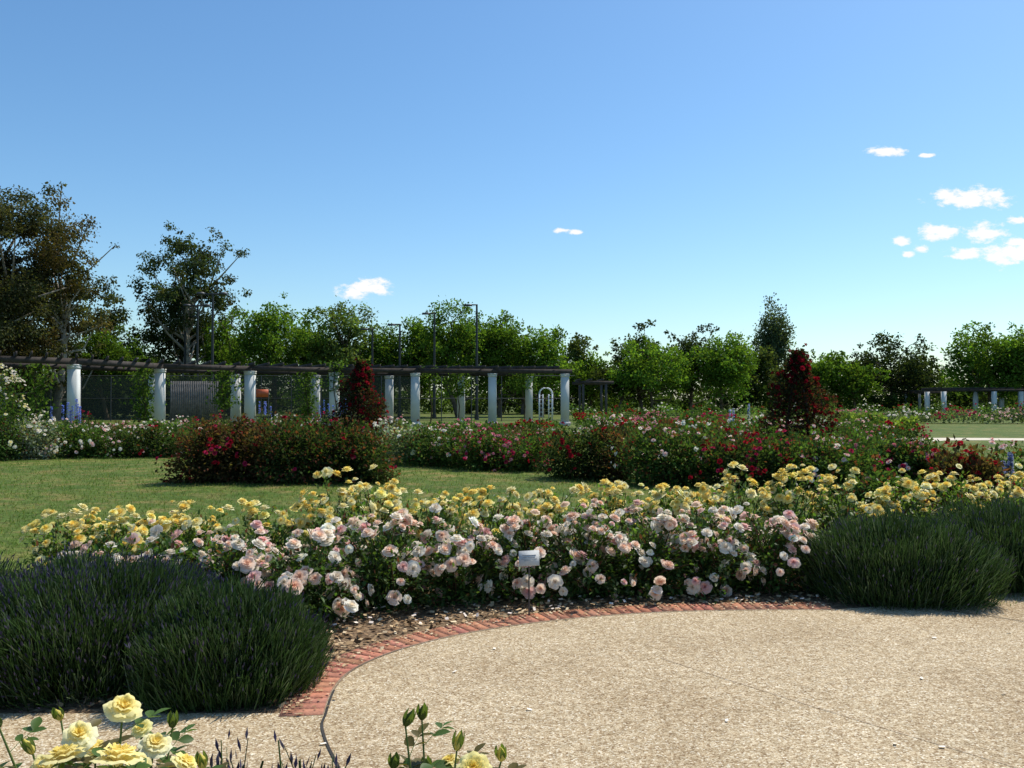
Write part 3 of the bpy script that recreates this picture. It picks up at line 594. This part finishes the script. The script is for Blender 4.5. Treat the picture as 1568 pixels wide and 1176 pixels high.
# ---------------------------------------------------------------- camera, light, sky
cam=bpy.data.cameras.new('camera');co=bpy.data.objects.new('camera',cam);sc.collection.objects.link(co);sc.camera=co
co.location=(0,0,CH);co.rotation_euler=(math.radians(90)+math.atan((HZ-588)/F),0,0);cam.sensor_width=36;cam.lens=F/1568*36;cam.clip_end=6000;cam.clip_start=.05
el=math.radians(56);az=math.radians(52)
sv=Vector((math.sin(az)*math.cos(el),math.cos(az)*math.cos(el),math.sin(el)))
sl=bpy.data.lights.new('sun','SUN');sl.energy=5.0;sl.angle=math.radians(.5);sl.color=(1,.95,.86)
so=bpy.data.objects.new('sun',sl);sc.collection.objects.link(so);so.rotation_euler=sv.to_track_quat('Z','Y').to_euler()
w=bpy.data.worlds.new('World');sc.world=w;w.use_nodes=True;nt=w.node_tree;N=nt.nodes;L=nt.links;N.clear()
out=N.new('ShaderNodeOutputWorld');bg=N.new('ShaderNodeBackground');sky=N.new('ShaderNodeTexSky');sky.sky_type='NISHITA';sky.sun_disc=False
sky.sun_elevation=el;sky.sun_rotation=az;sky.air_density=1.05;sky.dust_density=.7;sky.ozone_density=3.0
hs=N.new('ShaderNodeHueSaturation');hs.inputs['Saturation'].default_value=1.15;L.new(sky.outputs[0],hs.inputs['Color'])
tm=N.new('ShaderNodeVectorMath');tm.operation='MULTIPLY';tm.inputs[1].default_value=(.95,1.08,1.10);L.new(hs.outputs[0],tm.inputs[0])
L.new(tm.outputs[0],bg.inputs[0]);bg.inputs[1].default_value=.142
tc=N.new('ShaderNodeTexCoord');sp=N.new('ShaderNodeSeparateXYZ');L.new(tc.outputs['Generated'],sp.inputs[0])
def mth(op,a,b=None,c=None):
    n=N.new('ShaderNodeMath');n.operation=op
    for i,v in enumerate((a,b,c)):
        if v is None: continue
        if isinstance(v,(int,float)): n.inputs[i].default_value=v
        else: L.new(v,n.inputs[i])
    return n.outputs[0]
ym=mth('MAXIMUM',sp.outputs[1],.02);u=mth('DIVIDE',sp.outputs[0],ym);v=mth('DIVIDE',sp.outputs[2],ym)
cb=N.new('ShaderNodeCombineXYZ');L.new(u,cb.inputs[0]);L.new(v,cb.inputs[1])
acc=None
for (px,py,a,b) in [(1360,229,32,9),(1422,236,14,4),(1495,302,68,19),(1452,298,28,10),(1440,354,40,14),(1510,358,46,17),(1545,388,54,20),(1485,388,40,11),(1380,368,18,9),(1414,380,14,7),(1565,336,18,8),(1392,388,12,5),(562,440,46,16),(540,447,30,11),(860,352,14,5),(880,354,12,5),(1560,370,30,9)]:
    s1=N.new('ShaderNodeVectorMath');s1.operation='SUBTRACT';L.new(cb.outputs[0],s1.inputs[0]);s1.inputs[1].default_value=((px-784)/F,(HZ-py)/F,0)
    s2=N.new('ShaderNodeVectorMath');s2.operation='MULTIPLY';L.new(s1.outputs[0],s2.inputs[0]);s2.inputs[1].default_value=(F/a,F/b,0)
    s3=N.new('ShaderNodeVectorMath');s3.operation='LENGTH';L.new(s2.outputs[0],s3.inputs[0]);q=mth('SUBTRACT',1.0,s3.outputs['Value'])
    acc=q if acc is None else mth('MAXIMUM',acc,q)
mp=N.new('ShaderNodeVectorMath');mp.operation='MULTIPLY';L.new(cb.outputs[0],mp.inputs[0]);mp.inputs[1].default_value=(1,2.0,1)
nz=N.new('ShaderNodeTexNoise');nz.inputs['Scale'].default_value=44;nz.inputs['Detail'].default_value=8;nz.inputs['Roughness'].default_value=.66;L.new(mp.outputs[0],nz.inputs['Vector'])
q=mth('ADD',acc,mth('MULTIPLY',mth('SUBTRACT',nz.outputs['Fac'],.5),3.0))
mr=N.new('ShaderNodeMapRange');mr.interpolation_type='SMOOTHSTEP';L.new(q,mr.inputs[0]);mr.inputs[1].default_value=.0;mr.inputs[2].default_value=.65
fac=mth('MULTIPLY',mr.outputs[0],mth('GREATER_THAN',sp.outputs[1],.05));fac=mth('MULTIPLY',fac,mth('GREATER_THAN',acc,-.5));fac=mth('MULTIPLY',fac,.96)
bc=N.new('ShaderNodeBackground');bc.inputs[0].default_value=(1,.98,.97,1);bc.inputs[1].default_value=1.05
ms=N.new('ShaderNodeMixShader');L.new(fac,ms.inputs[0]);L.new(bg.outputs[0],ms.inputs[1]);L.new(bc.outputs[0],ms.inputs[2]);L.new(ms.outputs[0],out.inputs[0])
sc.view_settings.view_transform='Standard';sc.view_settings.look='None';sc.view_settings.exposure=0
